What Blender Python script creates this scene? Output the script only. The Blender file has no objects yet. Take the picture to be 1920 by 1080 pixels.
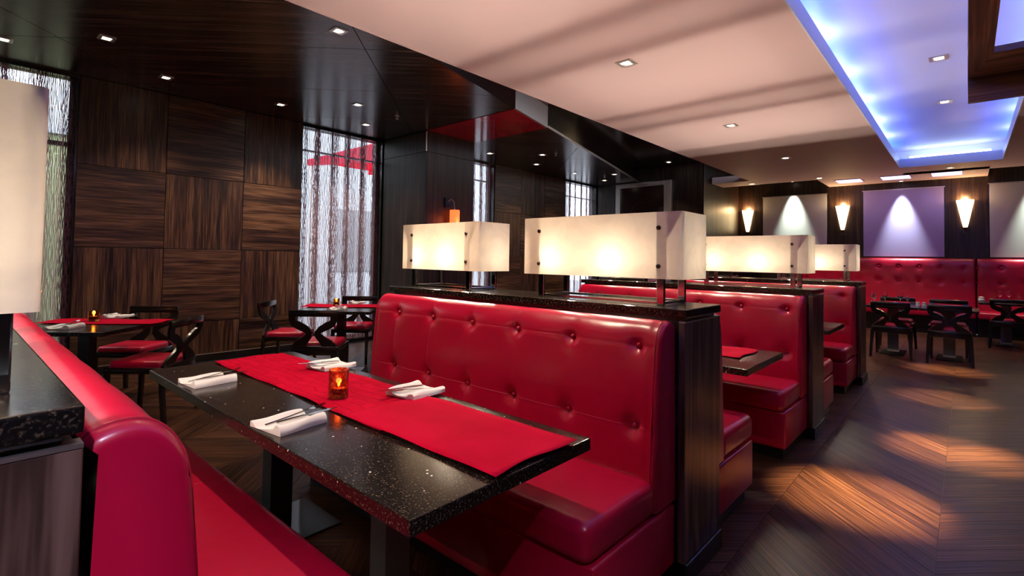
import bpy, bmesh, math, random
from mathutils import Vector, Matrix
PI = math.pi
random.seed(7)
sc = bpy.context.scene
COL = sc.collection

# ------------------------------------------------------------------ camera
YAW, PITCH, ROLL, FPX, CY, EYE = 0.72855, 0.028727, 0.016084, 954.99, 457.05, 1.40
fwd = Vector((-math.sin(YAW)*math.cos(PITCH), math.cos(YAW)*math.cos(PITCH), math.sin(PITCH)))
rt = Vector((math.cos(YAW), math.sin(YAW), 0)); up = rt.cross(fwd)
r2 = rt*math.cos(ROLL) + up*math.sin(ROLL); u2 = up*math.cos(ROLL) - rt*math.sin(ROLL)
cam = bpy.data.cameras.new('camera'); camo = bpy.data.objects.new('camera', cam); COL.objects.link(camo)
M = Matrix((r2, u2, -fwd)).transposed().to_4x4(); M.translation = Vector((0, 0, EYE)); camo.matrix_world = M
cam.sensor_width = 36; cam.lens = FPX/1920*36; cam.shift_y = (CY-540)/1920; cam.clip_start = .02
sc.camera = camo
# ------------------------------------------------------------------ view, world
vs = sc.view_settings; vs.view_transform = 'Standard'; vs.look = 'None'; vs.gamma = 1; vs.use_curve_mapping = False
vs.exposure = 0.55
w = bpy.data.worlds.new('overcast_sky'); sc.world = w; w.use_nodes = True
bg = w.node_tree.nodes['Background']; bg.inputs[0].default_value = (.80, .88, 1.0, 1); bg.inputs[1].default_value = 3.0
cy = sc.cycles
cy.use_denoising = True; cy.max_bounces = 8; cy.diffuse_bounces = 4; cy.glossy_bounces = 4; cy.transmission_bounces = 6
cy.transparent_max_bounces = 8; cy.sample_clamp_indirect = 4.0; cy.sample_clamp_direct = 0; cy.caustics_reflective = False; cy.caustics_refractive = False
cy.use_light_tree = True
# light levels, for the room's fixtures and a few added unseen downlights
P_DOWN_LIGHT, P_DOWN_DARK, P_LAMP, P_SCONCE = 120, 32, 13.5, 4.0
C_WARM = (1.0, .79, .57); C_LAMP = (1.0, .82, .64); C_DAY = (.85, .92, 1.0)

# ------------------------------------------------------------------ materials
def mat(name):
    m = bpy.data.materials.new(name); m.use_nodes = True
    nt = m.node_tree; return m, nt, nt.nodes['Principled BSDF']
def N(nt, t, **kw):
    n = nt.nodes.new(t)
    for k, v in kw.items(): setattr(n, k, v)
    return n
def ramp(nt, stops):
    r = N(nt, 'ShaderNodeValToRGB'); e = r.color_ramp.elements
    while len(e) < len(stops): e.new(.5)
    for i, (p, c) in enumerate(stops): e[i].position = p; e[i].color = (*c, 1)
    return r
def plain(name, c, rough=.5, metal=0, spec=.5, coat=0, emis=None, es=0):
    m, nt, b = mat(name)
    b.inputs['Base Color'].default_value = (*c, 1); b.inputs['Roughness'].default_value = rough
    b.inputs['Metallic'].default_value = metal; b.inputs['Specular IOR Level'].default_value = spec
    b.inputs['Coat Weight'].default_value = coat; b.inputs['Coat Roughness'].default_value = .12
    if emis: b.inputs['Emission Color'].default_value = (*emis, 1); b.inputs['Emission Strength'].default_value = es
    return m
def wood(name, axis, stops, rough=.28, fine=34., coarse=7., spec=.5, rotz=0., along=1.1, coat=0.):
    """streaky veneer; axis = grain direction (0 x,1 y,2 z) in world space"""
    m, nt, b = mat(name)
    g = N(nt, 'ShaderNodeNewGeometry'); src = g.outputs['Position']
    if rotz:
        vr = N(nt, 'ShaderNodeVectorRotate', rotation_type='Z_AXIS'); vr.inputs['Angle'].default_value = rotz
        nt.links.new(src, vr.inputs['Vector']); src = vr.outputs[0]
    def tex(sc_, det, dis, w_):
        s = [sc_]*3; s[axis] = sc_*.03*along
        mp = N(nt, 'ShaderNodeMapping'); mp.inputs['Scale'].default_value = s
        nt.links.new(src, mp.inputs['Vector'])
        n = N(nt, 'ShaderNodeTexNoise'); n.inputs['Scale'].default_value = 1; n.inputs['Detail'].default_value = det; n.inputs['Distortion'].default_value = dis
        nt.links.new(mp.outputs[0], n.inputs['Vector']); return n.outputs[0]
    a = tex(fine, 3, .3, 0); c = tex(coarse, 2, .8, 0)
    mx = N(nt, 'ShaderNodeMath', operation='MULTIPLY_ADD'); nt.links.new(a, mx.inputs[0]); mx.inputs[1].default_value = .55
    m2 = N(nt, 'ShaderNodeMath', operation='MULTIPLY'); nt.links.new(c, m2.inputs[0]); m2.inputs[1].default_value = .45
    nt.links.new(m2.outputs[0], mx.inputs[2])
    r = ramp(nt, stops); nt.links.new(mx.outputs[0], r.inputs[0]); nt.links.new(r.outputs[0], b.inputs['Base Color'])
    b.inputs['Roughness'].default_value = rough; b.inputs['Specular IOR Level'].default_value = spec; b.inputs['Coat Weight'].default_value = coat
    bp = N(nt, 'ShaderNodeBump'); bp.inputs['Strength'].default_value = .06; bp.inputs['Distance'].default_value = .01
    nt.links.new(a, bp.inputs['Height']); nt.links.new(bp.outputs[0], b.inputs['Normal'])
    return m
ZEB = [(.38, (.009, .004, .003)), (.46, (.042, .018, .010)), (.54, (.10, .047, .025)), (.64, (.21, .11, .058))]
ZEBD = [(.36, (.006, .003, .0025)), (.48, (.022, .010, .007)), (.58, (.050, .025, .016)), (.68, (.10, .055, .035))]
EBO = [(.38, (.005, .003, .0025)), (.48, (.018, .010, .008)), (.58, (.06, .034, .027)), (.68, (.11, .064, .052))]
M_WV = wood('wall_veneer_vertical', 2, ZEB, .36, 75, 11); M_WH = wood('wall_veneer_horizontal', 1, ZEB, .36, 75, 11)
M_WVD = wood('dark_veneer_vertical', 2, ZEBD, .42, 50, 12)
M_WXD = wood('dark_veneer_lengthwise', 0, ZEBD, .3, 50, 12)
M_END = wood('macassar_end_veneer', 2, [(.38, (.016, .009, .008)), (.47, (.05, .027, .02)), (.52, (.12, .068, .05)), (.64, (.20, .12, .09))], .3, 26, 16, along=2.4)
M_CEIL_D = wood('ceiling_ebony_veneer', 0, EBO, .22, 46, 10, .6, rotz=-PI/4)
M_COFFER_X = wood('coffer_wood_cross', 0, [(.36, (.03, .012, .008)), (.5, (.09, .035, .022)), (.66, (.2, .09, .055))], .3, 46, 10)
M_COFFER_Y = wood('coffer_wood_long', 1, [(.36, (.03, .012, .008)), (.5, (.09, .035, .022)), (.66, (.2, .09, .055))], .3, 46, 10)
M_REDPANEL = plain('red_gloss_panel', (.34, .002, .022), .06, spec=.7)
M_BLACK = plain('black_lacquer', (.006, .005, .005), .25, coat=.3)
M_CHAIRBLK = plain('ebonised_chair_wood', (.009, .007, .007), .22, coat=.4)
M_PLINTH = plain('black_plinth', (.008, .008, .009), .3)
M_METAL = plain('brushed_steel', (.68, .63, .59), .40, 1)
M_CHROME = plain('polished_chrome', (.75, .73, .72), .09, 1)
M_BRONZE = plain('bronze_bolt', (.10, .075, .055), .3, 1)
M_FOOT = plain('matt_black_foot', (.01, .01, .011), .7, spec=.2)
M_PED = plain('grey_pedestal_steel', (.18, .17, .19), .4, .6)
M_CEIL_L = plain('ceiling_paint', (.70, .545, .565), .7, spec=.25)
M_TRAY = plain('tray_paint', (.72, .74, .82), .5, spec=.4)
M_WHITE = plain('white_porcelain', (.82, .80, .78), .2)
M_SILVER = plain('cutlery_steel', (.68, .67, .66), .13, 1)
M_VOID = plain('void_black_gloss', (.010, .006, .006), .16, spec=.6)

def leather():
    m, nt, b = mat('red_leather')
    b.inputs['Base Color'].default_value = (.46, .003, .034, 1); b.inputs['Roughness'].default_value = .30
    b.inputs['Specular IOR Level'].default_value = .5; b.inputs['Coat Weight'].default_value = .12; b.inputs['Coat Roughness'].default_value = .2
    tc = N(nt, 'ShaderNodeTexCoord'); v = N(nt, 'ShaderNodeTexNoise'); v.inputs['Scale'].default_value = 9; v.inputs['Detail'].default_value = 2
    nt.links.new(tc.outputs['Object'], v.inputs['Vector'])
    bp = N(nt, 'ShaderNodeBump'); bp.inputs['Strength'].default_value = .12; bp.inputs['Distance'].default_value = .02
    nt.links.new(v.outputs[0], bp.inputs['Height']); nt.links.new(bp.outputs[0], b.inputs['Normal'])
    return m
M_RED = leather()
M_SEAM = plain('red_piping', (.42, .01, .03), .5); M_STITCH = plain('red_stitch', (.62, .05, .09), .5)
def cloth(name, c1, c2, sc_, rough=.75):
    m, nt, b = mat(name)
    tc = N(nt, 'ShaderNodeTexCoord'); v = N(nt, 'ShaderNodeTexNoise'); v.inputs['Scale'].default_value = sc_; v.inputs['Detail'].default_value = 4
    nt.links.new(tc.outputs['Object'], v.inputs['Vector'])
    r = ramp(nt, [(.35, c1), (.65, c2)]); nt.links.new(v.outputs[0], r.inputs[0]); nt.links.new(r.outputs[0], b.inputs['Base Color'])
    b.inputs['Roughness'].default_value = rough; b.inputs['Specular IOR Level'].default_value = .03
    return m
M_RUNNER = cloth('red_runner_cloth', (.42, .002, .022), (.50, .003, .030), 5, .9)
def jacquard():
    m, nt, b = mat('red_patterned_runner_cloth'); tc = N(nt, 'ShaderNodeTexCoord')
    br = N(nt, 'ShaderNodeTexBrick'); br.inputs['Scale'].default_value = 5; br.inputs['Mortar Size'].default_value = .012; br.inputs['Mortar Smooth'].default_value = .6
    br.inputs['Color1'].default_value = (.41, .002, .021, 1); br.inputs['Color2'].default_value = (.49, .003, .028, 1); br.inputs['Mortar'].default_value = (.24, .001, .012, 1)
    mp = N(nt, 'ShaderNodeVectorMath', operation='ADD'); no = N(nt, 'ShaderNodeTexNoise'); no.inputs['Scale'].default_value = 6
    sc_ = N(nt, 'ShaderNodeVectorMath', operation='SCALE'); sc_.inputs['Scale'].default_value = .08
    nt.links.new(tc.outputs['Object'], no.inputs['Vector']); nt.links.new(no.outputs['Color'], sc_.inputs[0]); nt.links.new(tc.outputs['Object'], mp.inputs[0]); nt.links.new(sc_.outputs[0], mp.inputs[1])
    nt.links.new(mp.outputs[0], br.inputs['Vector']); nt.links.new(br.outputs['Color'], b.inputs['Base Color'])
    b.inputs['Roughness'].default_value = .9; b.inputs['Specular IOR Level'].default_value = .03; return m
M_JACQ = jacquard()
M_NAPKIN = cloth('white_linen', (.76, .76, .78), (.84, .84, .86), 6)
def granite():
    m, nt, b = mat('black_speckled_granite')
    g = N(nt, 'ShaderNodeNewGeometry')
    n1 = N(nt, 'ShaderNodeTexNoise'); n1.inputs['Scale'].default_value = 150; n1.inputs['Detail'].default_value = 3
    nt.links.new(g.outputs['Position'], n1.inputs['Vector'])
    r1 = ramp(nt, [(.48, (.006, .005, .005)), (.58, (.02, .015, .011)), (.70, (.13, .092, .058))]); nt.links.new(n1.outputs[0], r1.inputs[0])
    vo = N(nt, 'ShaderNodeTexVoronoi'); vo.inputs['Scale'].default_value = 46; nt.links.new(g.outputs['Position'], vo.inputs['Vector'])
    vc = N(nt, 'ShaderNodeTexWhiteNoise'); nt.links.new(vo.outputs['Position'], vc.inputs['Vector'])
    th = N(nt, 'ShaderNodeMath', operation='GREATER_THAN'); nt.links.new(vc.outputs['Value'], th.inputs[0]); th.inputs[1].default_value = .93
    ds = N(nt, 'ShaderNodeMath', operation='LESS_THAN'); nt.links.new(vo.outputs['Distance'], ds.inputs[0]); ds.inputs[1].default_value = .16
    an = N(nt, 'ShaderNodeMath', operation='MULTIPLY'); nt.links.new(th.outputs[0], an.inputs[0]); nt.links.new(ds.outputs[0], an.inputs[1])
    mx = N(nt, 'ShaderNodeMixRGB'); mx.inputs[2].default_value = (.75, .72, .66, 1)
    nt.links.new(an.outputs[0], mx.inputs[0]); nt.links.new(r1.outputs[0], mx.inputs[1]); nt.links.new(mx.outputs[0], b.inputs['Base Color'])
    b.inputs['Roughness'].default_value = .19; b.inputs['Specular IOR Level'].default_value = .45
    return m
M_GRAN = granite()
def floor_mat(name, ang):
    m, nt, b = mat(name)
    g = N(nt, 'ShaderNodeNewGeometry'); vr = N(nt, 'ShaderNodeVectorRotate', rotation_type='Z_AXIS'); vr.inputs['Angle'].default_value = ang
    nt.links.new(g.outputs['Position'], vr.inputs['Vector'])
    mp = N(nt, 'ShaderNodeMapping'); mp.inputs['Scale'].default_value = (2.0, 95, 1); nt.links.new(vr.outputs[0], mp.inputs['Vector'])
    n = N(nt, 'ShaderNodeTexNoise'); n.inputs['Scale'].default_value = 1; n.inputs['Detail'].default_value = 4; n.inputs['Distortion'].default_value = .4
    nt.links.new(mp.outputs[0], n.inputs['Vector'])
    at = N(nt, 'ShaderNodeAttribute', attribute_name='tone'); oi = N(nt, 'ShaderNodeObjectInfo')
    ad = N(nt, 'ShaderNodeMath', operation='ADD'); nt.links.new(at.outputs['Fac'], ad.inputs[0]); nt.links.new(oi.outputs['Random'], ad.inputs[1])
    fr = N(nt, 'ShaderNodeMath', operation='FRACT'); nt.links.new(ad.outputs[0], fr.inputs[0])
    ma = N(nt, 'ShaderNodeMath', operation='MULTIPLY_ADD'); nt.links.new(fr.outputs[0], ma.inputs[0]); ma.inputs[1].default_value = .16; ma.inputs[2].default_value = -.08
    su = N(nt, 'ShaderNodeMath', operation='ADD'); nt.links.new(ma.outputs[0], su.inputs[0]); nt.links.new(n.outputs[0], su.inputs[1])
    r = ramp(nt, [(.30, (.012, .0045, .0025)), (.46, (.036, .0135, .007)), (.58, (.072, .028, .013)), (.74, (.14, .06, .026))])
    nt.links.new(su.outputs[0], r.inputs[0]); nt.links.new(r.outputs[0], b.inputs['Base Color'])
    b.inputs['Roughness'].default_value = .36; b.inputs['Specular IOR Level'].default_value = .17
    bp = N(nt, 'ShaderNodeBump'); bp.inputs['Strength'].default_value = .25; bp.inputs['Distance'].default_value = .004
    nt.links.new(n.outputs[0], bp.inputs['Height']); nt.links.new(bp.outputs[0], b.inputs['Normal'])
    return m
M_FLA = floor_mat('floor_strip_rising', -PI/4); M_FLB = floor_mat('floor_strip_falling', PI/4)
def shade_mat(name, c, tr, vein=True):
    m, nt, b = mat(name); out = nt.nodes['Material Output']; nt.nodes.remove(b)
    tl = N(nt, 'ShaderNodeBsdfTranslucent'); df = N(nt, 'ShaderNodeBsdfDiffuse'); gl = N(nt, 'ShaderNodeBsdfGlossy'); gl.inputs['Roughness'].default_value = .25
    tc = N(nt, 'ShaderNodeTexCoord'); no = N(nt, 'ShaderNodeTexNoise'); no.inputs['Scale'].default_value = 7; no.inputs['Detail'].default_value = 5; no.inputs['Distortion'].default_value = 1.5
    nt.links.new(tc.outputs['Object'], no.inputs['Vector'])
    r = ramp(nt, [(.35, tuple(x*.90 for x in c)), (.6, c)]); nt.links.new(no.outputs[0], r.inputs[0])
    for s in (tl, df): nt.links.new(r.outputs[0], s.inputs['Color'])
    a = N(nt, 'ShaderNodeMixShader'); a.inputs[0].default_value = tr; nt.links.new(df.outputs[0], a.inputs[1]); nt.links.new(tl.outputs[0], a.inputs[2])
    c2 = N(nt, 'ShaderNodeMixShader'); c2.inputs[0].default_value = .04; nt.links.new(a.outputs[0], c2.inputs[1]); nt.links.new(gl.outputs[0], c2.inputs[2])
    nt.links.new(c2.outputs[0], out.inputs['Surface']); return m
M_SHADE = shade_mat('frosted_onyx_acrylic', (.86, .76, .59), .068)
M_SCONCE = plain('sconce_glass', (.9, .75, .5), .4, emis=(1.0, .72, .36), es=9)
M_ORANGE = plain('orange_lamp_glass', (.7, .12, .03), .3, emis=(1.0, .12, .03), es=1.6)
def emis(name, c, s):
    m, nt, b = mat(name); out = nt.nodes['Material Output']; nt.nodes.remove(b)
    e = N(nt, 'ShaderNodeEmission'); e.inputs[0].default_value = (*c, 1); e.inputs[1].default_value = s
    nt.links.new(e.outputs[0], out.inputs['Surface']); return m
M_BULB = emis('bulb_glow', (1, .86, .66), 30); M_LENS = emis('downlight_lens', (1, .90, .74), 14)
M_FLAME = emis('candle_flame', (1, .55, .14), 40)
M_LEDB = emis('blue_led_strip', (.03, .13, 1.0), 46); M_LEDW = emis('cool_white_led_strip', (.55, .72, 1.0), 16)
M_SLOT = emis('lavender_slot_reflection', (.62, .50, 1.0), 2.0)  # emission stands in for lavender light reflected in the ceiling slots
def glass(name, c, rough=0.):
    m, nt, b = mat(name); b.inputs['Base Color'].default_value = (*c, 1); b.inputs['Transmission Weight'].default_value = 1; b.inputs['Roughness'].default_value = rough
    b.inputs['IOR'].default_value = 1.45; return m
M_GLASS = glass('clear_glass', (1, 1, 1)); M_AMBER = glass('amber_candle_glass', (1, .42, .10), .05)
M_ACRYL = glass('clear_acrylic', (.96, .93, .88), .03)
def mottled():
    m, nt, b = mat('red_mottled_glass'); b.inputs['Transmission Weight'].default_value = .75; b.inputs['Roughness'].default_value = .12
    tc = N(nt, 'ShaderNodeTexCoord'); no = N(nt, 'ShaderNodeTexVoronoi'); no.inputs['Scale'].default_value = 60; nt.links.new(tc.outputs['Object'], no.inputs['Vector'])
    r = ramp(nt, [(.1, (.9, .32, .06)), (.5, (.5, .05, .02)), (.9, (.10, .01, .008))]); nt.links.new(no.outputs['Distance'], r.inputs[0]); nt.links.new(r.outputs[0], b.inputs['Base Color'])
    return m
M_MOTTLE = mottled()
def pane():
    m, nt, b = mat('window_glass'); out = nt.nodes['Material Output']; nt.nodes.remove(b)
    t = N(nt, 'ShaderNodeBsdfTransparent'); g = N(nt, 'ShaderNodeBsdfGlossy'); g.inputs['Roughness'].default_value = .02
    x = N(nt, 'ShaderNodeMixShader'); x.inputs[0].default_value = .08; nt.links.new(t.outputs[0], x.inputs[1]); nt.links.new(g.outputs[0], x.inputs[2]); nt.links.new(x.outputs[0], out.inputs['Surface']); return m
M_PANE = pane()
M_STRING = plain('mauve_string', (.50, .34, .40), .45, spec=.5)
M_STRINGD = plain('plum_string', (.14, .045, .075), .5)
M_ART_W = plain('white_glass_panel', (.80, .79, .78), .2, spec=.6)
M_ART_P = plain('lilac_reflection_panel', (.52, .44, .86), .12, spec=.6)  # lilac base colour partly stands in for the reflected purple room
M_FACADE = plain('pale_render', (.62, .64, .66), .8); M_FACADEG = plain('mossy_render', (.34, .38, .20), .8)
M_PAVE = plain('pavement', (.35, .35, .36), .8); M_AWN = shade_mat('red_awning_canvas', (.95, .03, .12), .6)
M_PICT = plain('brown_lacquer_panel', (.035, .014, .012), .2)

# ------------------------------------------------------------------ mesh helpers
def merge(bm, t):
    me = bpy.data.meshes.new('tmp'); t.to_mesh(me); t.free(); bm.from_mesh(me); bpy.data.meshes.remove(me)
def box(bm, x0, x1, y0, y1, z0, z1, bev=0, seg=2):
    t = bmesh.new(); bmesh.ops.create_cube(t, size=1)
    for v in t.verts: v.co = Vector(((x0+x1)/2+v.co.x*(x1-x0), (y0+y1)/2+v.co.y*(y1-y0), (z0+z1)/2+v.co.z*(z1-z0)))
    if bev: bmesh.ops.bevel(t, geom=t.edges[:], offset=bev, segments=seg, profile=.5, affect='EDGES')
    merge(bm, t)
def B(*a, **k):
    bm = bmesh.new(); box(bm, *a, **k); return bm
def tube(bm, pts, r, n=8, cap=True):
    pts = [Vector(p) for p in pts]; rs = r if isinstance(r, (list, tuple)) else [r]*len(pts); rings = []
    for i, p in enumerate(pts):
        d = (pts[min(i+1, len(pts)-1)]-pts[max(i-1, 0)]).normalized()
        a = d.orthogonal().normalized() if i == 0 else (pa - d*pa.dot(d)).normalized()
        pa = a; b = d.cross(a)
        rings.append([bm.verts.new(p+(a*math.cos(2*PI*k/n)+b*math.sin(2*PI*k/n))*rs[i]) for k in range(n)])
    for q, s in zip(rings, rings[1:]):
        for k in range(n): bm.faces.new((q[k], q[(k+1) % n], s[(k+1) % n], s[k]))
    if cap: bm.faces.new(rings[0][::-1]); bm.faces.new(rings[-1])
def lathe(bm, prof, n=20, c=(0, 0, 0)):
    rings = [[bm.verts.new((c[0]+max(r, 1e-4)*math.cos(2*PI*k/n), c[1]+max(r, 1e-4)*math.sin(2*PI*k/n), c[2]+z)) for k in range(n)] for r, z in prof]
    for q, s in zip(rings, rings[1:]):
        for k in range(n): bm.faces.new((q[k], q[(k+1) % n], s[(k+1) % n], s[k]))
    if prof[0][0] > 1e-3: bm.faces.new(rings[0][::-1])
    if prof[-1][0] > 1e-3: bm.faces.new(rings[-1])
def prism(bm, poly, z0, z1):
    a = [bm.verts.new((x, y, z0)) for x, y in poly]; b = [bm.verts.new((x, y, z1)) for x, y in poly]; n = len(poly)
    bm.faces.new(a[::-1]); bm.faces.new(b)
    for i in range(n): bm.faces.new((a[i], a[(i+1) % n], b[(i+1) % n], b[i]))
def ribbon(bm, pts, wid, thk, ax=Vector((0, 1, 0))):
    """flat curved bar: centreline pts, width in the plane normal to ax, thickness along ax"""
    pts = [Vector(p) for p in pts]; prev = None
    for i, p in enumerate(pts):
        d = (pts[min(i+1, len(pts)-1)]-pts[max(i-1, 0)]).normalized(); s = d.cross(ax).normalized()
        w_ = wid[i] if isinstance(wid, (list, tuple)) else wid
        q = [bm.verts.new(p+s*w_/2*a+ax*thk/2*b) for a, b in ((-1, -1), (1, -1), (1, 1), (-1, 1))]
        if prev:
            for k in range(4): bm.faces.new((prev[k], prev[(k+1) % 4], q[(k+1) % 4], q[k]))
        else: bm.faces.new(q[::-1])
        prev = q
    bm.faces.new(prev)
def mk(name, bm, m, smooth=0):
    bmesh.ops.recalc_face_normals(bm, faces=bm.faces[:])
    me = bpy.data.meshes.new(name); bm.to_mesh(me); bm.free()
    for x in (m if isinstance(m, (list, tuple)) else [m]): me.materials.append(x)
    if smooth:
        me.shade_smooth(); me.set_sharp_from_angle(angle=math.radians(smooth))
    return me
def link(name, me, parent=None, loc=None, rz=None):
    o = bpy.data.objects.new(name, me); COL.objects.link(o)
    if parent: o.parent = parent
    if loc: o.location = loc
    if rz is not None: o.rotation_euler = (0, 0, rz)
    return o
def obj(name, bm, m, parent=None, smooth=0, loc=None, rz=None): return link(name, mk(name, bm, m, smooth), parent, loc, rz)
def tag(o, label, cat, group=None):
    o['label'] = label; o['category'] = cat
    if group: o['group'] = group
    return o
def thing(name, label, cat, loc=(0, 0, 0), rz=0, group=None):
    o = bpy.data.objects.new(name, None); COL.objects.link(o); o.location = loc; o.rotation_euler = (0, 0, rz); o.empty_display_size = .1
    return tag(o, label, cat, group)
def struct(name, bm, m, label=None, smooth=0):
    o = obj(name, bm, m, None, smooth); o['kind'] = 'structure'
    if label: o['label'] = label
    return o
def copy_tree(o, parent=None):
    c = o.copy(); COL.objects.link(c); c.parent = parent
    for ch in o.children: copy_tree(ch, c)
    return c
def light(kind, name, loc, power, color, parent=None, size=.03, **kw):
    l = bpy.data.lights.new(name, kind); l.energy = power; l.color = color
    if kind in ('POINT', 'SPOT'): l.shadow_soft_size = size
    for k, v in kw.items(): setattr(l, k, v)
    o = bpy.data.objects.new(name, l); COL.objects.link(o); o.location = loc
    if parent: o.parent = parent
    return o

# ------------------------------------------------------------------ layout numbers (metres)
WX = -7.41            # face of left window wall
ZD, ZL, ZV, ZT = 3.38, 3.244, 3.70, 3.62   # dark ceiling, light ceiling, void top, tray top
YF = 14.2             # far wall
Y0 = -4.0; XR = 5.5
PITCHY = 2.47
PX1, PX0 = -.918, -3.12          # partition aisle end / inner end
# ------------------------------------------------------------------ floor
fl = struct('floor', B(-7.7, XR, Y0, YF+.3, -.05, -.008), M_PLINTH, 'dark brown chevron strip wood floor')
BW, PW = .719, .127
def plank_mesh(s):
    bm = bmesh.new(); g = .0012
    a = [(g, 0), (BW-g, s*(BW-2*g)), (BW-g, s*(BW-2*g)+PW-.0022), (g, PW-.0022)]
    prism(bm, a, -.01, 0); return mk('plank', bm, M_FLA if s > 0 else M_FLB)
pm = {1: plank_mesh(1), -1: plank_mesh(-1)}
cells = []
for k in range(-11, 8):
    s = 1 if k % 2 == 0 else -1; x0 = -.118+BW*k
    for j in range(-40, 130):
        y = j*PW - (BW if s < 0 else 0) + (BW if s < 0 else 0)
        yy = j*PW + (0 if s > 0 else BW)
        cx, cyy = x0+BW/2, yy+s*BW/2
        if x0 < -7.65 or x0+BW > XR or cyy < Y0+.4 or cyy > YF-.2: continue
        cells.append((x0, yy, s, cx, cyy))
def rank(c):
    x, y = c[3], c[4]; d = math.hypot(x, y)
    vis = (-.95 < x < 2.2 and y > 2.2 and x < .55+y*.1)
    vis2 = (-5.0 < x < -2.6 and .8 < y < 1.9)
    return d if (vis or vis2) else d+100
cells.sort(key=rank)
for c in cells[:300]: link('plank', pm[c[2]], fl, (c[0], c[1], 0))
bm = bmesh.new(); lay = None; tones = []; mats = []
for c in cells[300:]:
    g = .0012; s = c[2]
    prism(bm, [(c[0]+g, c[1]), (c[0]+BW-g, c[1]+s*(BW-2*g)), (c[0]+BW-g, c[1]+s*(BW-2*g)+PW-.0022), (c[0]+g, c[1]+PW-.0022)], -.01, 0)
    tones += [random.random()]*6; mats += [0 if s > 0 else 1]*6
bmesh.ops.recalc_face_normals(bm, faces=bm.faces[:])
me = bpy.data.meshes.new('outer_planks'); bm.to_mesh(me); bm.free(); me.materials.append(M_FLA); me.materials.append(M_FLB)
at = me.attributes.new('tone', 'FLOAT', 'FACE'); at.data.foreach_set('value', tones); me.polygons.foreach_set('material_index', mats)
o = link('outer_planks', me, fl); o['kind'] = 'stuff'

# ------------------------------------------------------------------ walls
WIN = [(-.75, .96), (3.57, 4.96), (6.03, 7.72), (10.3, 11.7)]
bm = bmesh.new(); ys = [Y0]
for a, b in WIN: ys += [a, b]
ys.append(11.745)
for i in range(0, len(ys), 2): box(bm, -7.66, WX-.02, ys[i], ys[i+1], 0, ZV)
for a, b in WIN: box(bm, -7.66, WX-.02, a, b, 3.40, ZV); box(bm, -7.66, WX-.02, a, b, 0, .06)
wl = struct('wall_left', bm, M_BLACK, 'dark wood panelled window wall')
ZR = [.09, .517, 1.452, 2.386, ZD-.004]
for cols, par in (([.98, 1.833, 2.742, 3.56], 0), ([7.74, 8.59, 9.45, 10.29], 1)):
    for ci in range(3):
        for ri in range(4):
            vert = (ci+ri+par) % 2 == 1
            y0, y1, z0, z1 = cols[ci], cols[ci+1], ZR[ri], ZR[ri+1]; g = .0035
            d = .003 if vert else 0
            obj('veneer_panel', B(WX-.02, WX-d, y0+g, y1-g, z0+g, z1-g, bev=.002, seg=1), M_WV if vert else M_WH, wl)
for cols in ((.98, 3.56), (7.74, 10.29)):
    b_ = struct('baseboard_left', B(WX-.02, WX+.018, cols[0], cols[1], 0, .088, bev=.003), M_PLINTH)
    obj('top_edge', B(WX-.019, WX+.021, cols[0], cols[1], .088, .094), M_METAL, b_)
def panelled(name, axis, c, a0, a1, z0, z1, step, m, thick=.2, sgn=1, label=None):
    """flat wall with upright veneer panels; c = face position; sgn = +1 when the face looks along +axis"""
    bm = bmesh.new(); back = c-sgn*.02; far = c-sgn*thick
    lo, hi = min(back, far), max(back, far)
    if axis == 'x': box(bm, lo, hi, a0, a1, z0, z1)
    else: box(bm, a0, a1, lo, hi, z0, z1)
    wo = struct(name, bm, M_BLACK, label)
    n = max(1, round((a1-a0)/step)); st = (a1-a0)/n
    for i in range(n):
        p0, p1 = a0+i*st+.003, a0+(i+1)*st-.003; lo, hi = min(c, back), max(c, back)
        if axis == 'x': obj('veneer_panel', B(lo, hi, p0, p1, z0+.003, z1-.003), m, wo)
        else: obj('veneer_panel', B(p0, p1, lo, hi, z0+.003, z1-.003), m, wo)
    return wo
panelled('wall_end', 'y', 11.75, -7.66, -4.57, 0, ZV, .7, M_WVD, .2, -1, 'dark veneered end wall of the window side')
panelled('wall_return', 'x', -4.55, 11.77, YF, 0, ZV, .8, M_WVD, .2, 1, 'dark veneered return wall beside first sconce')
panelled('wall_far', 'y', YF, -4.78, XR, 0, ZV, .64, M_WVD, .2, -1, 'dark veneered far wall with sconces and glass panels')
struct('wall_right', B(XR, XR+.2, Y0, YF, 0, ZV), M_WVD, 'dark veneered wall on the right')
struct('wall_near', B(-7.66, XR+.2, Y0-.2, Y0, 0, ZV), M_WVD, 'dark veneered wall behind the booths')
# column between the window bays, red glossy beam running off it
for yc0, lab in ((4.985, 'dark veneered column between the two window bays'),):
    bm = B(WX-.02, -6.30, yc0+.02, yc0+1.035, 0, ZD)
    co = struct('column', bm, M_BLACK, lab)
    for z0, z1 in ((.09, 3.045), (3.052, ZD-.01)):
        obj('veneer_panel', B(WX+.002, -6.282, yc0, yc0+.02, z0, z1), M_WVD, co)
        obj('veneer_panel', B(-6.30, -6.27, yc0+.022, yc0+1.033, z0, z1), M_WVD, co)
    obj('corner_strip', B(-6.285, -6.272, yc0-.002, yc0+.018, 3.055, ZD-.02), M_METAL, co)
    obj('corner_strip', B(-6.285, -6.272, yc0-.002, yc0+.018, .09, 3.04), M_WVD, co)
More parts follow.
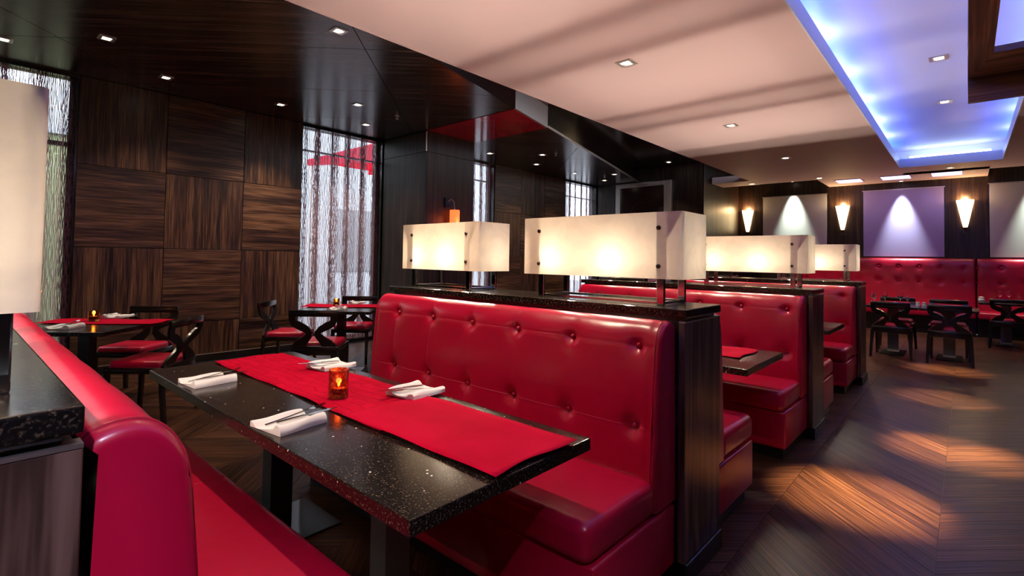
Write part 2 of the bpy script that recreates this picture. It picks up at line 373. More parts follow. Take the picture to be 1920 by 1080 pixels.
# ------------------------------------------------------------------ dark ceiling (panels laid on the diagonal), clipped to its slanted edge
def edge_x(y): return -3.92-.262*(y-3.05)
def clip(poly, fn):
    out = []
    for i, p in enumerate(poly):
        q = poly[(i+1) % len(poly)]; a, b = fn(p), fn(q)
        if a >= 0: out.append(p)
        if a*b < 0: t = a/(a-b); out.append((p[0]+(q[0]-p[0])*t, p[1]+(q[1]-p[1])*t))
    return out
BEAM = [(4.985, 6.035)]
dc = struct('ceiling_dark', B(-7.66, -3.0, Y0, 14.3, ZV, ZV+.1), M_VOID, 'black lacquered soffit above the dark ceiling')
us = [-9.56+2.8*i for i in range(8)]; vsn = [-1.35+1.25*i for i in range(15)]
R2 = math.sqrt(.5)
for y0, y1 in ((Y0, 4.985), (6.035, 11.75)):
    for u0 in us:
        for v0 in vsn:
            g = .004
            poly = [((u-v)*R2, (u+v)*R2) for u, v in ((u0+g, v0+g), (u0+2.8-g, v0+g), (u0+2.8-g, v0+1.25-g), (u0+g, v0+1.25-g))]
            for fn in (lambda p: p[0]-(WX-.02), lambda p: p[1]-y0, lambda p: y1-p[1], lambda p: edge_x(p[1])-.03-p[0]):
                poly = clip(poly, fn)
                if not poly: break
            if len(poly) < 3: continue
            ar = abs(sum(poly[i][0]*poly[(i+1) % len(poly)][1]-poly[(i+1) % len(poly)][0]*poly[i][1] for i in range(len(poly))))/2
            if ar < .004: continue
            bm = bmesh.new(); prism(bm, poly, ZD, ZD+.03); obj('ceiling_panel', bm, M_CEIL_D, dc)
# black backing over the panels and the slanted fascia
bm = bmesh.new(); prism(bm, [(-7.43, Y0), (edge_x(Y0)-.03, Y0), (edge_x(11.75)-.03, 11.75), (-7.43, 11.75)], ZD+.03, ZD+.06); obj('backing_board', bm, M_BLACK, dc)
def fascia(y0, y1, m, name, t=.03, z1=ZV, off=0.):
    bm = bmesh.new(); prism(bm, [(edge_x(y0)-t+off, y0), (edge_x(y0)+off, y0), (edge_x(y1)+off, y1), (edge_x(y1)-t+off, y1)], ZD, z1); return obj(name, bm, m, dc)
fascia(Y0, 4.985, M_VOID, 'fascia'); fascia(6.035, 11.75, M_VOID, 'fascia')
fascia(4.985, 6.035, M_METAL, 'steel_beam_end', .03, ZV)
for a, b, c, d in ((-6.27, -5.55, 4.99, 6.03), (-5.546, -4.9, 4.99, 6.03)):
    pass
for k, (xa, xb) in enumerate(((-6.268, -5.5), (-5.495, -3.0))):
    poly = [(xa, 4.989), (xb, 4.989), (xb, 6.031), (xa, 6.031)]
    poly = clip(poly, lambda p: edge_x(p[1])-.032-p[0])
    bm = bmesh.new(); prism(bm, poly, ZD-.006, ZD+.02); obj('red_soffit_panel', bm, M_REDPANEL, dc)
bm = bmesh.new(); prism(bm, [(edge_x(6.04), 6.04), (edge_x(6.04)+.016, 6.04), (edge_x(11.7)+.016, 11.7), (edge_x(11.7), 11.7)], ZD-.004, ZD+.03); obj('edge_trim', bm, M_METAL, dc)

# ------------------------------------------------------------------ light ceiling (dropped slab with a tray), tray and its coves
TX0, TX1, TY0, TY1 = -.945, .49, -1.5, 12.1
bm = bmesh.new(); zt = ZL+.15
for a in ((-3.65, TX0, Y0, 12.85), (TX1, XR, Y0, 13.15), (TX0, TX1, TY1, 13.15), (TX0, TX1, Y0, TY0), (-2.45, .34, 12.85, YF), (-4.5, -3.65, 12.15, 12.9)):
    box(bm, *a, ZL, zt)
lc = struct('ceiling', bm, M_CEIL_L, 'pale dropped ceiling with a long lit tray')
obj('edge_bead', B(-3.662, -3.648, Y0, 12.1, ZL-.006, ZL+.012), M_CEIL_L, lc)
tr = struct('ceiling_tray', B(TX0-.45, TX1+.45, TY0-.4, TY1+.45, ZT, ZT+.06), M_TRAY, 'blue lit recessed tray ceiling')
for a in ((TX0-.47, TX0-.45, TY0-.4, TY1+.45), (TX1+.45, TX1+.47, TY0-.4, TY1+.45), (TX0-.45, TX1+.45, TY1+.43, TY1+.45), (TX0-.45, TX1+.45, TY0-.4, TY0-.38)):
    obj('cove_wall', B(*a, zt, ZT), M_TRAY, tr)
for a in ((TX0, TX0+.012, TY0, TY1), (TX1-.012, TX1, TY0, TY1), (TX0+.012, TX1-.012, TY1-.012, TY1), (TX0+.012, TX1-.012, TY0, TY0+.012)):
    obj('tray_lip', B(*a, ZL-.004, zt+.012), M_TRAY, tr)
# blue LED rope on the ledges with cooler bright modules
def led(name, p0, p1, m, r=.009):
    bm = bmesh.new(); tube(bm, [p0, p1], r, 6); return obj(name, bm, m, None)
l1 = led('led_strip', (TX0-.12, TY0, zt+.02), (TX0-.12, TY1, zt+.02), M_LEDB); tag(l1, 'blue light strip hidden along the left ledge of the ceiling tray', 'light strip')
l2 = led('led_strip', (TX1+.12, TY0, zt+.02), (TX1+.12, TY1, zt+.02), M_LEDB); tag(l2, 'blue light strip hidden along the right ledge of the ceiling tray', 'light strip')
l3 = led('led_strip', (TX0+.15, TY1+.14, zt+.055), (TX1-.15, TY1+.14, zt+.055), M_LEDW, .014); tag(l3, 'cool white tube light glowing at the far end of the ceiling tray', 'light strip')
bm = bmesh.new()
for y in [TY0+.6+1.3*i for i in range(10)]:
    light('POINT', 'cove_module', (TX0-.16, y, zt+.05), 3.0, (.75, .82, 1.0), l1, .03)
    light('POINT', 'cove_module', (TX1+.16, y+.4, zt+.05), 1.6, (.75, .82, 1.0), l2, .03)
# flat slots near the far wall, their lavender reflection made as a glow
for x0, x1, q in ((-2.17, -1.68, 'left'), (-1.36, -.84, 'middle'), (-.53, -.03, 'right')):
    t = thing('ceiling_slot', 'rectangular ceiling slot with its lavender reflection as glow, %s of the three by the far wall' % q, 'ceiling light', (0, 0, ZL), 0, 'ceiling slots')
    obj('slot_frame', B(x0, x1, 13.1, 13.62, -.012, 0), M_CEIL_L, t); obj('slot_glow', B(x0+.02, x1-.02, 13.12, 13.60, -.016, -.011), M_SLOT, t)
# wooden coffer hanging from the ceiling, top right
cf = thing('wooden_coffer', 'dark wood coffer frame hanging below the blue ceiling tray, top right', 'ceiling frame', (0, 0, 3.0))
def mitre(name, poly, m, z0=0, z1=.04):
    bm = bmesh.new(); prism(bm, poly, z0, z1); return obj(name, bm, m, cf)
CX0, CX1, CYA, CYB = .02, 1.35, 3.62, 5.80; IX0, IX1, IYA, IYB = .165, 1.18, 4.16, 5.21
mitre('frame_board', [(CX0, CYA), (IX0, IYA), (IX0, IYB), (CX0, CYB)], M_COFFER_Y)
mitre('frame_board', [(CX0, CYB), (IX0, IYB), (IX1, IYB), (CX1, CYB)], M_COFFER_X)
mitre('frame_board', [(CX1, CYB), (IX1, IYB), (IX1, IYA), (CX1, CYA)], M_COFFER_Y)
mitre('frame_board', [(CX1, CYA), (IX1, IYA), (IX0, IYA), (CX0, CYA)], M_COFFER_X)
obj('drop_panel', B(CX0, CX1, CYB, CYB+.06, -.205, .235), M_COFFER_X, cf)
obj('drop_panel', B(CX0, CX1, CYA-.06, CYA, -.03, .235), M_COFFER_X, cf)
for xx in (CX0, CX1-.02): obj('side_board', B(xx, xx+.02, CYA, CYB, .04, .24), M_COFFER_Y, cf)

# ------------------------------------------------------------------ downlights
def dl_mesh():
    bm = bmesh.new()
    s, h = .062, .036
    for a in ((-s, s, h, s), (-s, s, -s, -h), (-s, -h, -h, h), (h, s, -h, h)): box(bm, *a, -.007, 0)
    f = mk('trim_plate', bm, M_METAL)
    bm = bmesh.new(); lathe(bm, [(.0001, -.002), (.033, -.002), (.033, 0)], 16); l = mk('lamp_lens', bm, M_LENS)
    return f, l
DF, DL = dl_mesh()
def downlight(x, y, z, label, power, color, group, scale=1., angle=70, blend=.6):
    t = thing('downlight', label, 'ceiling light', (x, y, z), 0, group); t.scale = (scale, scale, 1)
    link('trim_plate', DF, t); link('lamp_lens', DL, t)
    light('SPOT', 'downlight_beam', (0, 0, -.02), power, color, t, .03, spot_size=math.radians(angle), spot_blend=blend)
ordn = ['nearest', 'second', 'third', 'fourth', 'fifth', 'sixth', 'seventh', 'farthest']
for i, y in enumerate((.33, 1.63, 2.92, 4.2)):
    downlight(-6.73, y, ZD, 'small square downlight in dark ceiling by the windows, %s along the first bay' % ordn[i], P_DOWN_DARK*(1.4, 1.4, 4.0, 1.4)[i], C_WARM, 'dark ceiling downlights', angle=96, blend=.8)
for i, y in enumerate((6.85, 8.25, 9.64, 10.94)):
    downlight(-6.71, y, ZD, 'small square downlight in dark ceiling beyond the column, %s along the wall' % ordn[i], P_DOWN_DARK*1.6, C_WARM, 'dark ceiling downlights', angle=90, blend=.8)
for x, y, l in ((-5.93, .96, 'bright square downlight in dark ceiling above the left corner table'), (-5.93, 3.57, 'square downlight in dark ceiling above the table by the bright window'),
                (-4.11, 2.27, 'square downlight at the edge of dark ceiling beside the pale ceiling'), (-6.0, 7.55, 'square downlight in dark ceiling just past the column'),
                (-6.05, 10.3, 'square downlight in dark ceiling before the steel framed panel'), ):
    downlight(x, y, ZD, l, P_DOWN_DARK*1.6, C_WARM, 'dark ceiling downlights', angle=75)
downlight(-5.15, 11.2, ZV-.002, 'small bright downlight in black soffit above the steel framed panel', P_DOWN_DARK, C_WARM, 'dark ceiling downlights')
for i, y in enumerate((1.40, 4.21, 7.05, 9.83, 12.6)):
    downlight(-2.36, y, ZL, 'square downlight in the pale ceiling, %s of the row' % ['directly above the set granite table', 'nearest in view', 'second in view', 'third in view', 'farthest'][i], P_DOWN_LIGHT, C_WARM, 'pale ceiling downlights', 1.25, 74)
downlight(-3.75, 12.66, ZL, 'downlight on the pale ceiling tab beside first sconce', 20, C_WARM, 'pale ceiling downlights')
downlight(-.22, 12.62, ZL, 'square downlight between the ceiling tray end and lavender slots', P_DOWN_LIGHT, C_WARM, 'pale ceiling downlights')
for y, l in ((-3.7, 'downlight in the blue ceiling tray above the nearest floor pool'), (5.1, 'downlight in the blue ceiling tray beside the wooden coffer'), (7.05, 'nearer downlight inside the blue ceiling tray'), (9.0, 'farther downlight inside the blue ceiling tray')):
    downlight(-.5 if y < 0 else (-.08 if y < 6 else -.205), abs(y), ZT, l, P_DOWN_LIGHT*(30 if abs(y) < 6 else 12), (1, .72, .42), 'tray downlights', 1.3, 13, 1)
# sprinkler heads
bm = bmesh.new(); lathe(bm, [(.03, 0), (.03, -.006), (.008, -.008), (.008, -.04), (.022, -.042), (.022, -.046)], 12)
for k in range(4): box(bm, -.022 if k % 2 else -.003, .022 if k % 2 else .003, -.003 if k % 2 else -.022, .003 if k % 2 else .022, -.052, -.046)
SPR = mk('sprinkler', bm, M_METAL, 30)
for x, y, l in ((-5.96, 4.21, 'small steel sprinkler head on dark ceiling in front of the column'), (-5.71, 7.59, 'small steel sprinkler head on dark ceiling past the column'), (-6.3, .2, 'round steel sprinkler head on dark ceiling in the top left corner'), (-6.35, 10.35, 'steel sprinkler head on the farthest stretch of dark ceiling')):
    tag(link('sprinkler_head', SPR, None, (x, y, ZD)), l, 'sprinkler', 'ceiling sprinklers')

# ------------------------------------------------------------------ windows, curtains, outside
for i, (a, b) in enumerate(WIN):
    bm = bmesh.new(); x0, x1 = -7.62, -7.55
    tz = (2.58, 2.63) if i == 0 else (3.0, 3.02)
    for q in ((a, a+.05), (b-.05, b)): box(bm, x0, x1, *q, .06, 3.40)
    for q in ((.06, .12), (3.34, 3.40), tz): box(bm, x0, x1, a, b, *q)
    wo = struct('window_%d' % (i+1), bm, M_BLACK)
    for y0, y1 in ((a+.05, b-.05),):
        for z0, z1 in ((.12, tz[0]), (tz[1], 3.34)): obj('pane', B(-7.59, -7.584, y0, y1, z0, z1), M_PANE, wo)
def curtain(a, b, label, seed, side):
    rnd = random.Random(seed); bm = bmesh.new(); bd = bmesh.new()
    t = thing('string_curtain', label, 'curtain', (WX-.08, (a+b)/2, 0), 0, 'string curtains at the windows')
    zt_, zb = 3.36, .03; yc = (a+b)/2
    y = a+.01; folds = rnd.uniform(0, 6)
    while y < b-.01:
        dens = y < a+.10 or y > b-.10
        fo = .035*math.sin(y*24+folds)+.012*math.sin(y*61+folds)
        ph, ph2, am = rnd.uniform(0, 6), rnd.uniform(0, 6), rnd.uniform(.003, .007)
        wid = rnd.uniform(.003, .0055)
        pts = []
        n = 44
        for k in range(n+1):
            z = zt_+(zb-zt_)*k/n
            pts.append((fo+rnd.uniform(-.002, .002), y-yc+am*math.sin(z*rnd.uniform(14.5, 15.5)*1.6+ph)+.004*math.sin(z*37+ph2), z))
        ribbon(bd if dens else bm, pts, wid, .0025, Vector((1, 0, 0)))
        y += rnd.uniform(.0035, .007) if dens else rnd.uniform(.0036, .0068)*(1.15+.6*math.sin(y*24+folds+.8))
    o1 = obj('strings', bm, M_STRING, t); o2 = obj('gathered_strings', bd, M_STRINGD, t)
    o1['kind'] = 'stuff'; o2['kind'] = 'stuff'
    obj('curtain_track', B(-.05, .05, a-yc, b-yc, 3.345, 3.379), M_BLACK, t)
curtain(.0, .97, 'greenish lit string curtain at the far left window behind the lamp', 1, 0)
curtain(3.58, 4.97, 'bright white and mauve string curtain at the window behind the table', 2, 0)
curtain(6.04, 7.71, 'string curtain just beyond the dark column', 3, 0)
curtain(10.31, 11.69, 'farthest string curtain beside the steel framed panel', 4, 0)
struct('ground_outside', B(-30, -7.7, -14, 30, -.2, -.06), M_PAVE, 'grey pavement outside the windows')
t = thing('street_building', 'pale building across the street seen through the curtains', 'building', (-15, 5, 0))
obj('wall', B(-.3, 0, -3.6, 16, -.06, 6.5), M_FACADE, t)
for j in range(6): obj('window', B(0, .04, -2.6+j*3, -1.2+j*3, .9, 2.9), M_PAVE, t)
t = thing('green_wall', 'mossy green garden wall outside the left window', 'wall', (-11, -1, 0))
obj('wall', B(-.3, 0, -6, 4.2, -.06, 3.3), M_FACADEG, t); obj('coping', B(-.36, .06, -6, 4.26, 3.3, 3.4), M_FACADE, t)
t = thing('red_canopy', 'red entrance canopy outside the bright window', 'awning', (0, 5.2, 0))
def sidep(y, name):
    bm = bmesh.new(); P_ = [(-8.0, 3.10), (-10.6, 3.33), (-10.6, 3.43), (-8.0, 3.43)]
    a = [bm.verts.new((x, y, z)) for x, z in P_]; b = [bm.verts.new((x, y+.03, z)) for x, z in P_]
    bm.faces.new(a); bm.faces.new(b[::-1])
    for k in range(4): bm.faces.new((a[k], a[(k+1) % 4], b[(k+1) % 4], b[k]))
    obj(name, bm, M_AWN, t)
sidep(0, 'side_valance'); sidep(1.5, 'side_valance'); obj('canopy_top', B(-10.6, -8.0, 0, 1.53, 3.43, 3.46), M_AWN, t)
for x in (-8.1, -10.5):
    bm = bmesh.new(); tube(bm, [(x, .06, -.06), (x, .06, 3.43)], .025); obj('canopy_post', bm, M_METAL, t)

# ------------------------------------------------------------------ booth partitions
def bench_profile():
    P = [(.192, .36), (.188, .50), (.172, .75), (.156, .95), (.148, 1.03), (.136, 1.075), (.112, 1.113), (.080, 1.135), (.045, 1.138), (.012, 1.128), (.002, 1.118)]
    out = []
    for i in range(len(P)-1):
        p0, p1, p2, p3 = P[max(i-1, 0)], P[i], P[i+1], P[min(i+2, len(P)-1)]
        n = [3, 12, 10, 9, 5, 4, 4, 3, 3, 1][i]
        for k in range(n):
            t = k/n; f = lambda a, b, c, d: .5*(2*b+(c-a)*t+(2*a-5*b+4*c-d)*t*t+(3*b-a-3*c+d)*t**3)
            out.append((f(p0[0], p1[0], p2[0], p3[0]), f(p0[1], p1[1], p2[1], p3[1])))
    out.append(P[-1]); return out
PROF = bench_profile()
L_B = 2.12
def back_mesh(btn_x, rows=(1.03, .69), L=L_B, prof=PROF, seams=True, name='backrest'):
    """tufted back: dimples at buttons, stitched creases, rounded ends; x 0..L, y outward from the partition"""
    xs = [0, .004, .010, .018, .028]; x = .045
    while x < L-.04: xs.append(x); x += .016
    xs += [L-.028, L-.018, L-.010, L-.004, L]
    nrm = []
    for i, (y, z) in enumerate(prof):
        a, b = prof[max(i-1, 0)], prof[min(i+1, len(prof)-1)]; d = Vector((b[0]-a[0], b[1]-a[1])).normalized(); nrm.append(Vector((d.y, -d.x)))
    def disp(x, k):
        y, z = prof[k]; e = min(x, L-x); R = .03
        off = 0 if e > R else -.8*(R-math.sqrt(max(0, R*R-(R-e)**2)))
        for bx in btn_x:
            dx = x-bx
            if abs(dx) > .2: continue
            if seams and z > .40: off -= .0022*math.exp(-(dx/.006)**2)
            for rz_ in rows:
                d2 = (dx*dx+(z-rz_)**2)
                if d2 < .04: off -= .027*math.exp(-d2/(.030**2))+.008*math.exp(-d2/(.075**2))
        if seams:
            for rz_ in rows: off -= .0022*math.exp(-((z-rz_)/.007)**2)
            off += .0012*math.sin(PI*((x-btn_x[0])/.35))**2 if z < 1.1 else 0
            off -= .005*math.exp(-((e-.045)/.006)**2)
        return off
    def at_(x, k, lift=0.):
        o_ = disp(x, k)+lift; return (x, prof[k][0]+nrm[k].x*o_, prof[k][1]+nrm[k].y*o_)
    bm = bmesh.new(); grid = [[bm.verts.new(at_(x, k)) for k in range(len(prof))] for x in xs]
    for a, b in zip(grid, grid[1:]):
        for k in range(len(a)-1): bm.faces.new((a[k], b[k], b[k+1], a[k+1]))
    for col, x in ((grid[0], 0), (grid[-1], L)):
        base = bm.verts.new((x, .002, prof[0][1])); bm.faces.new(col+[base])
    if seams:
        sb = bmesh.new()
        for bx in btn_x: tube(sb, [at_(bx, k, .0004) for k in range(3, len(prof)-1)], .0011, 4)
        for rz_ in rows:
            k = min(range(len(prof)), key=lambda q_: abs(prof[q_][1]-rz_)); tube(sb, [at_(x, k, .0004) for x in xs[6:-6]], .0011, 4)
        return mk(name, bm, M_RED, 60), mk('stitching', sb, M_STITCH, 60)
    return mk(name, bm, M_RED, 60)
bm = bmesh.new(); lathe(bm, [(.0001, .009), (.006, .008), (.011, .004), (.0125, -.001), (.010, -.006)], 12); BTN = mk('button', bm, M_RED, 60)
BX = [.117+.35*k for k in range(6)]
BACK_N = back_mesh(BX); BACK_F = back_mesh([L_B-x for x in BX][::-1])
def ipy(z):
    for (a, b), (c, d) in zip(PROF, PROF[1:]):
        if b <= z <= d: return a+(c-a)*(z-b)/(d-b)
    return .15
CUSH = mk('seat_cushion', B(.004, L_B-.004, .17, .685, .345, .492, bev=.045, seg=6), M_RED, 50)
BASE = mk('seat_base', B(.0, L_B, .002, .655, .085, .343, bev=.012, seg=3), M_RED, 40)
KICK = mk('toe_kick', B(.03, L_B-.03, .002, .60, 0, .085), M_PLINTH)
bm = bmesh.new()
for a, b in (((.8, .19, .4895), (.8, .66, .4895)), ): tube(bm, [a, (.8, .655, .491), (.8, .681, .470), (.8, .687, .42), (.8, .685, .37)], .0022, 6)
SSEAM = mk('seat_seam', bm, M_SEAM, 60)
def end_seam(xe):
    bm = bmesh.new(); tube(bm, [(xe, y+.002*0, z) for y, z in PROF[2:]], .0024, 6, True); return mk('edge_piping', bm, M_SEAM, 60)
ES0, ES1 = end_seam(.030), end_seam(L_B-.030)
def bench(y, far, label):
    t = thing('booth_bench', label, 'bench', ((PX1-.038-L_B) if far else (PX1-.038), y+(.004 if far else -.004), 0), 0 if far else PI, 'red booth benches')
    b = link('backrest', (BACK_F if far else BACK_N)[0], t); link('stitching', (BACK_F if far else BACK_N)[1], b)
    for bx in ([L_B-x for x in BX] if far else BX):
        for z in (1.03, .69):
            o = link('button', BTN, b, (bx, ipy(z)-.026, z)); o.rotation_euler = (-PI/2+.06, 0, 0)
    link('edge_piping', ES0, b); link('edge_piping', ES1, b)
    link('seat_cushion', CUSH, t); link('seat_seam', SSEAM, t); link('seat_base', BASE, t); link('toe_kick', KICK, t)
    return t
TH = .42     # partition thickness
def partition(k, label):
    y0 = 2.175+PITCHY*k+(.016 if k < 0 else 0); y1 = y0+TH
    t = thing('booth_partition', label, 'partition', (0, y0, 0), 0, 'booth partitions')
    obj('core', B(PX0+.01, PX1-.032, .006, TH-.006, .09, 1.13), M_WXD, t)
    obj('end_panel', B(PX1-.03, PX1, .0, TH, .09, 1.128, bev=.002, seg=1), M_END, t)
    obj('end_panel', B(PX0, PX0+.03, .0, TH, .09, 1.128, bev=.002, seg=1), M_END, t)
    obj('metal_edge', B(PX1-.03, PX1+.001, 0, TH, 1.128, 1.134), M_METAL, t)
    obj('shadow_gap', B(PX0+.03, PX1-.022, .02, TH-.02, 1.13, 1.15), M_BLACK, t)
    obj('granite_cap', B(PX0-.01, PX1+.004, 0, TH, 1.149, 1.187, bev=.004), M_GRAN, t)
    pl = obj('plinth', B(PX1-.034, PX1+.014, 0, TH, 0, .092, bev=.004), M_PLINTH, t); obj('plinth', B(PX0, PX1-.036, .006, TH-.006, 0, .09), M_PLINTH, t)
    return y0, y1
pa = partition(-1, 'booth partition at left edge with black granite cap beside the nearest bench')
pb = partition(0, 'booth partition carrying two long box lamps behind the dining table')
pc = partition(1, 'middle booth partition with one box lamp and black stone cap')
pd = partition(2, 'farthest booth partition with a small looking box lamp before the dining area')
bench(pa[1], True, 'nearest red leather booth bench at lower left, seen from its end')
bench(pb[0], False, 'large red tufted leather bench facing the set table')
bench(pb[1], True, 'red bench behind the two lamp partition, only its seat end showing')
bench(pc[0], False, 'red tufted bench facing the second booth table')
bench(pc[1], True, 'red bench on the back of middle partition, only its seat end showing')
bench(pd[0], False, 'farthest red tufted booth bench facing the third table')

# ------------------------------------------------------------------ box lamps on the partitions
def rrect(x0, x1, y0, y1, r, n=4):
    pts = []
    for cx, cy_, a0 in ((x1-r, y1-r, 0), (x0+r, y1-r, PI/2), (x0+r, y0+r, PI), (x1-r, y0+r, 1.5*PI)):
        for k in range(n+1): a = a0+PI/2*k/n; pts.append((cx+r*math.cos(a), cy_+r*math.sin(a)))
    return pts
def box_lamp(x0, x1, y, label):
    Lx = x1-x0; D = .30; z0, z1 = .127, .445
    t = thing('box_lamp', label, 'lamp', (x0, y, 1.187), 0, 'box lamps on the partitions')
    bm = bmesh.new(); rr = rrect(0, Lx, 0, D, .014); ri = rrect(.008, Lx-.008, .008, D-.008, .008)
    lo = [bm.verts.new((a, b, z0)) for a, b in rr]; hi = [bm.verts.new((a, b, z1)) for a, b in rr]
    li = [bm.verts.new((a, b, z0)) for a, b in ri]; h2 = [bm.verts.new((a, b, z1)) for a, b in ri]; n = len(rr)
    for i in range(n):
        j = (i+1) % n
        bm.faces.new((lo[i], lo[j], hi[j], hi[i])); bm.faces.new((lo[i], li[i], li[j], lo[j])); bm.faces.new((hi[i], hi[j], h2[j], h2[i]))
    sh = obj('shade', bm, M_SHADE, t, 40)
    ox = .115
    for px in (ox, Lx-ox):
        for py in (.03, D-.03):
            s = 1 if py > D/2 else -1
            bm = B(px-.019, px+.019, py-.009, py+.009, 0, z1-.03, bev=.003, seg=2)
            po = obj('post', bm, M_CHROME, t)
            # gusset bracket widening towards the top
            bm = bmesh.new()
            e = -1 if px < Lx/2 else 1
            a = [(px+e*.02, py, z1-.15), (px+e*.02, py, z1-.03), (px+e*.09, py, z1-.03)]
            v0 = [bm.verts.new((p[0], p[1]-.004, p[2])) for p in a]; v1 = [bm.verts.new((p[0], p[1]+.004, p[2])) for p in a]
            bm.faces.new(v0); bm.faces.new(v1[::-1])
            for i in range(3): bm.faces.new((v0[i], v0[(i+1) % 3], v1[(i+1) % 3], v1[i]))
            obj('gusset', bm, M_CHROME, po)
            for zz in (z0+.06, z1-.075):
                bm = bmesh.new(); yb = -.001 if s < 0 else D+.001
                tube(bm, [(px, yb-s*.002, zz), (px, yb+s*.004, zz), (px, yb+s*.009, zz)], [.011, .011, .006], 12); obj('bolt', bm, M_BRONZE, sh, 40)
    for py in (.03, D-.03): obj('base_rail', B(ox+.019, Lx-ox-.019, py-.008, py+.008, .004, .018, bev=.002), M_CHROME, t)
    for px in (ox, Lx-ox): obj('base_rail', B(px-.008, px+.008, .039, D-.039, .004, .018, bev=.002), M_CHROME, t)
    obj('lamp_bar', B(ox, Lx-ox, D/2-.055, D/2+.055, z0, z0+.012), M_METAL, t)
    for py in (0, 1):
        for px in (ox, Lx-ox): obj('bar_bracket', B(px-.008, px+.008, .038 if py else D/2+.055, D/2-.055 if py else D-.038, z0+.002, z0+.010), M_METAL, t)
    for k in range(4):
        bx = Lx*(.2+.2*k); by = D/2+(.045 if k % 2 else -.045); bm = bmesh.new(); lathe(bm, [(.010, 0), (.010, .02), (.020, .045), (.014, .062), (.0001, .068)], 12, (bx, by, z0+.012)); obj('bulb', bm, M_WHITE, t, 60)
        light('POINT', 'lamp_glow', (bx, by, z0+.085), P_LAMP, C_LAMP, t, .012)
LX = (-1.925, -.972)
box_lamp(*LX, pa[0]+.076, 'box lamp cut off by the left edge of the picture')
box_lamp(*LX, pb[0]+.085, 'largest glowing box lamp, at the aisle end of the two lamp partition')
box_lamp(-3.10, -2.30, pb[0]+.085, 'glowing box lamp at the window end of the two lamp partition')
box_lamp(*LX, pc[0]+.085, 'box lamp on the middle partition, partly behind the largest lamp')
box_lamp(*LX, pd[0]+.085, 'farthest box lamp, on the last partition')
box_lamp(-3.10, -2.30, pa[0]+.076, 'box lamp at the window end of the partition at the left edge')
box_lamp(-3.10, -2.30, pc[0]+.085, 'box lamp at the window end of the middle partition, behind the largest lamp')
box_lamp(-3.10, -2.30, pd[0]+.085, 'box lamp at the window end of the farthest partition')
for i, y in enumerate((4.21, 7.05, 9.83)):  # out-of-view row added to brighten the aisle-facing bench ends and floor
    downlight(2.1, y, ZL, 'added unseen fill downlight in the pale ceiling right of the tray, %s along the aisle' % ordn[i], P_DOWN_LIGHT*.25, C_WARM, 'pale ceiling downlights', 1.25, 110, .8)
downlight(.60, -.50, ZL, 'added unseen cool fill downlight over the aisle end of the nearest bench', 250, (.80, .72, 1.0), 'pale ceiling downlights', 1.25, 80, .5)  # added out of view to brighten the nearest bench and partition ends

# ------------------------------------------------------------------ booth tables
TZ = .755
def booth_table(k, label, settings=False):
    dy = PITCHY*k; t = thing('booth_table', label, 'table', (0, dy, 0), 0, 'booth tables')
    obj('tabletop', B(-3.36, -1.02 if k == 0 else -.99, .785, 1.59, TZ-.045, TZ, bev=.004), M_GRAN, t)
    for x in (-1.66, -2.64):
        l = obj('leg', B(x-.05, x+.05, 1.13, 1.24, .012, TZ-.045), M_PED if x > -2 else M_BLACK, t)
        obj('foot_plate', B(x-.2, x+.2, .93, 1.44, 0, .012, bev=.003, seg=1), M_BLACK, t)
booth_table(0, 'long black granite table set with four napkins in front')
booth_table(1, 'second booth table of speckled stone, its corner past the partition')
booth_table(2, 'third booth table, its small corner past the middle partition')
def runner(name, label, x0, x1, y0, y1, z, parent=None, hang=0, seed=0, rz=None, loc=None, notch=True, group='red table runners'):
    rnd = random.Random(seed); bm = bmesh.new(); nx, ny = max(8, int((x1-x0)/.03)), 14; top = []
    for i in range(nx+1):
        col = []
        for j in range(ny+1):
            u, v = i/nx, j/ny; x = x0+(x1-x0)*u; y = y0+(y1-y0)*v
            y += .006*math.sin(x*5+seed)*(2*abs(v-.5)); x += .01*math.sin(v*7+seed)*(1 if u in (0, 1) else 0)
            e = min(v, 1-v, u*3, (1-u)*3)
            zz = z+.002+.0022*(1+math.sin(x*17+seed)*math.sin(y*23+1.3*seed))+(.004*math.exp(-e/.05) if notch else 0)*(1+math.sin(x*9+seed*2))*.5
            col.append(bm.verts.new((x, y, zz)))
        top.append(col)
    for a, b in zip(top, top[1:]):
        for j in range(ny): bm.faces.new((a[j], b[j], b[j+1], a[j+1]))
    me = mk(name, bm, M_RUNNER, 60); o = link(name, me, None, loc, rz)
    md = o.modifiers.new('thickness', 'SOLIDIFY'); md.thickness = .0016; md.offset = 1
    return tag(o, label, 'table runner', group)
runner('table_runner', 'long red patterned cloth runner down the set granite table', -3.34, -1.62, 1.10, 1.51, TZ, seed=1).data.materials[0] = M_JACQ
runner('table_runner', 'smooth red cloth runner overlapping the aisle end of the set table', -1.86, -1.025, 1.085, 1.50, TZ+.0065, seed=2)
runner('table_runner', 'crumpled red cloth runner on the second booth table', -2.9, -1.13, 3.56, 3.98, TZ, seed=3)
runner('table_runner', 'red cloth runner on the third booth table', -2.9, -1.22, 6.05, 6.45, TZ, seed=4)

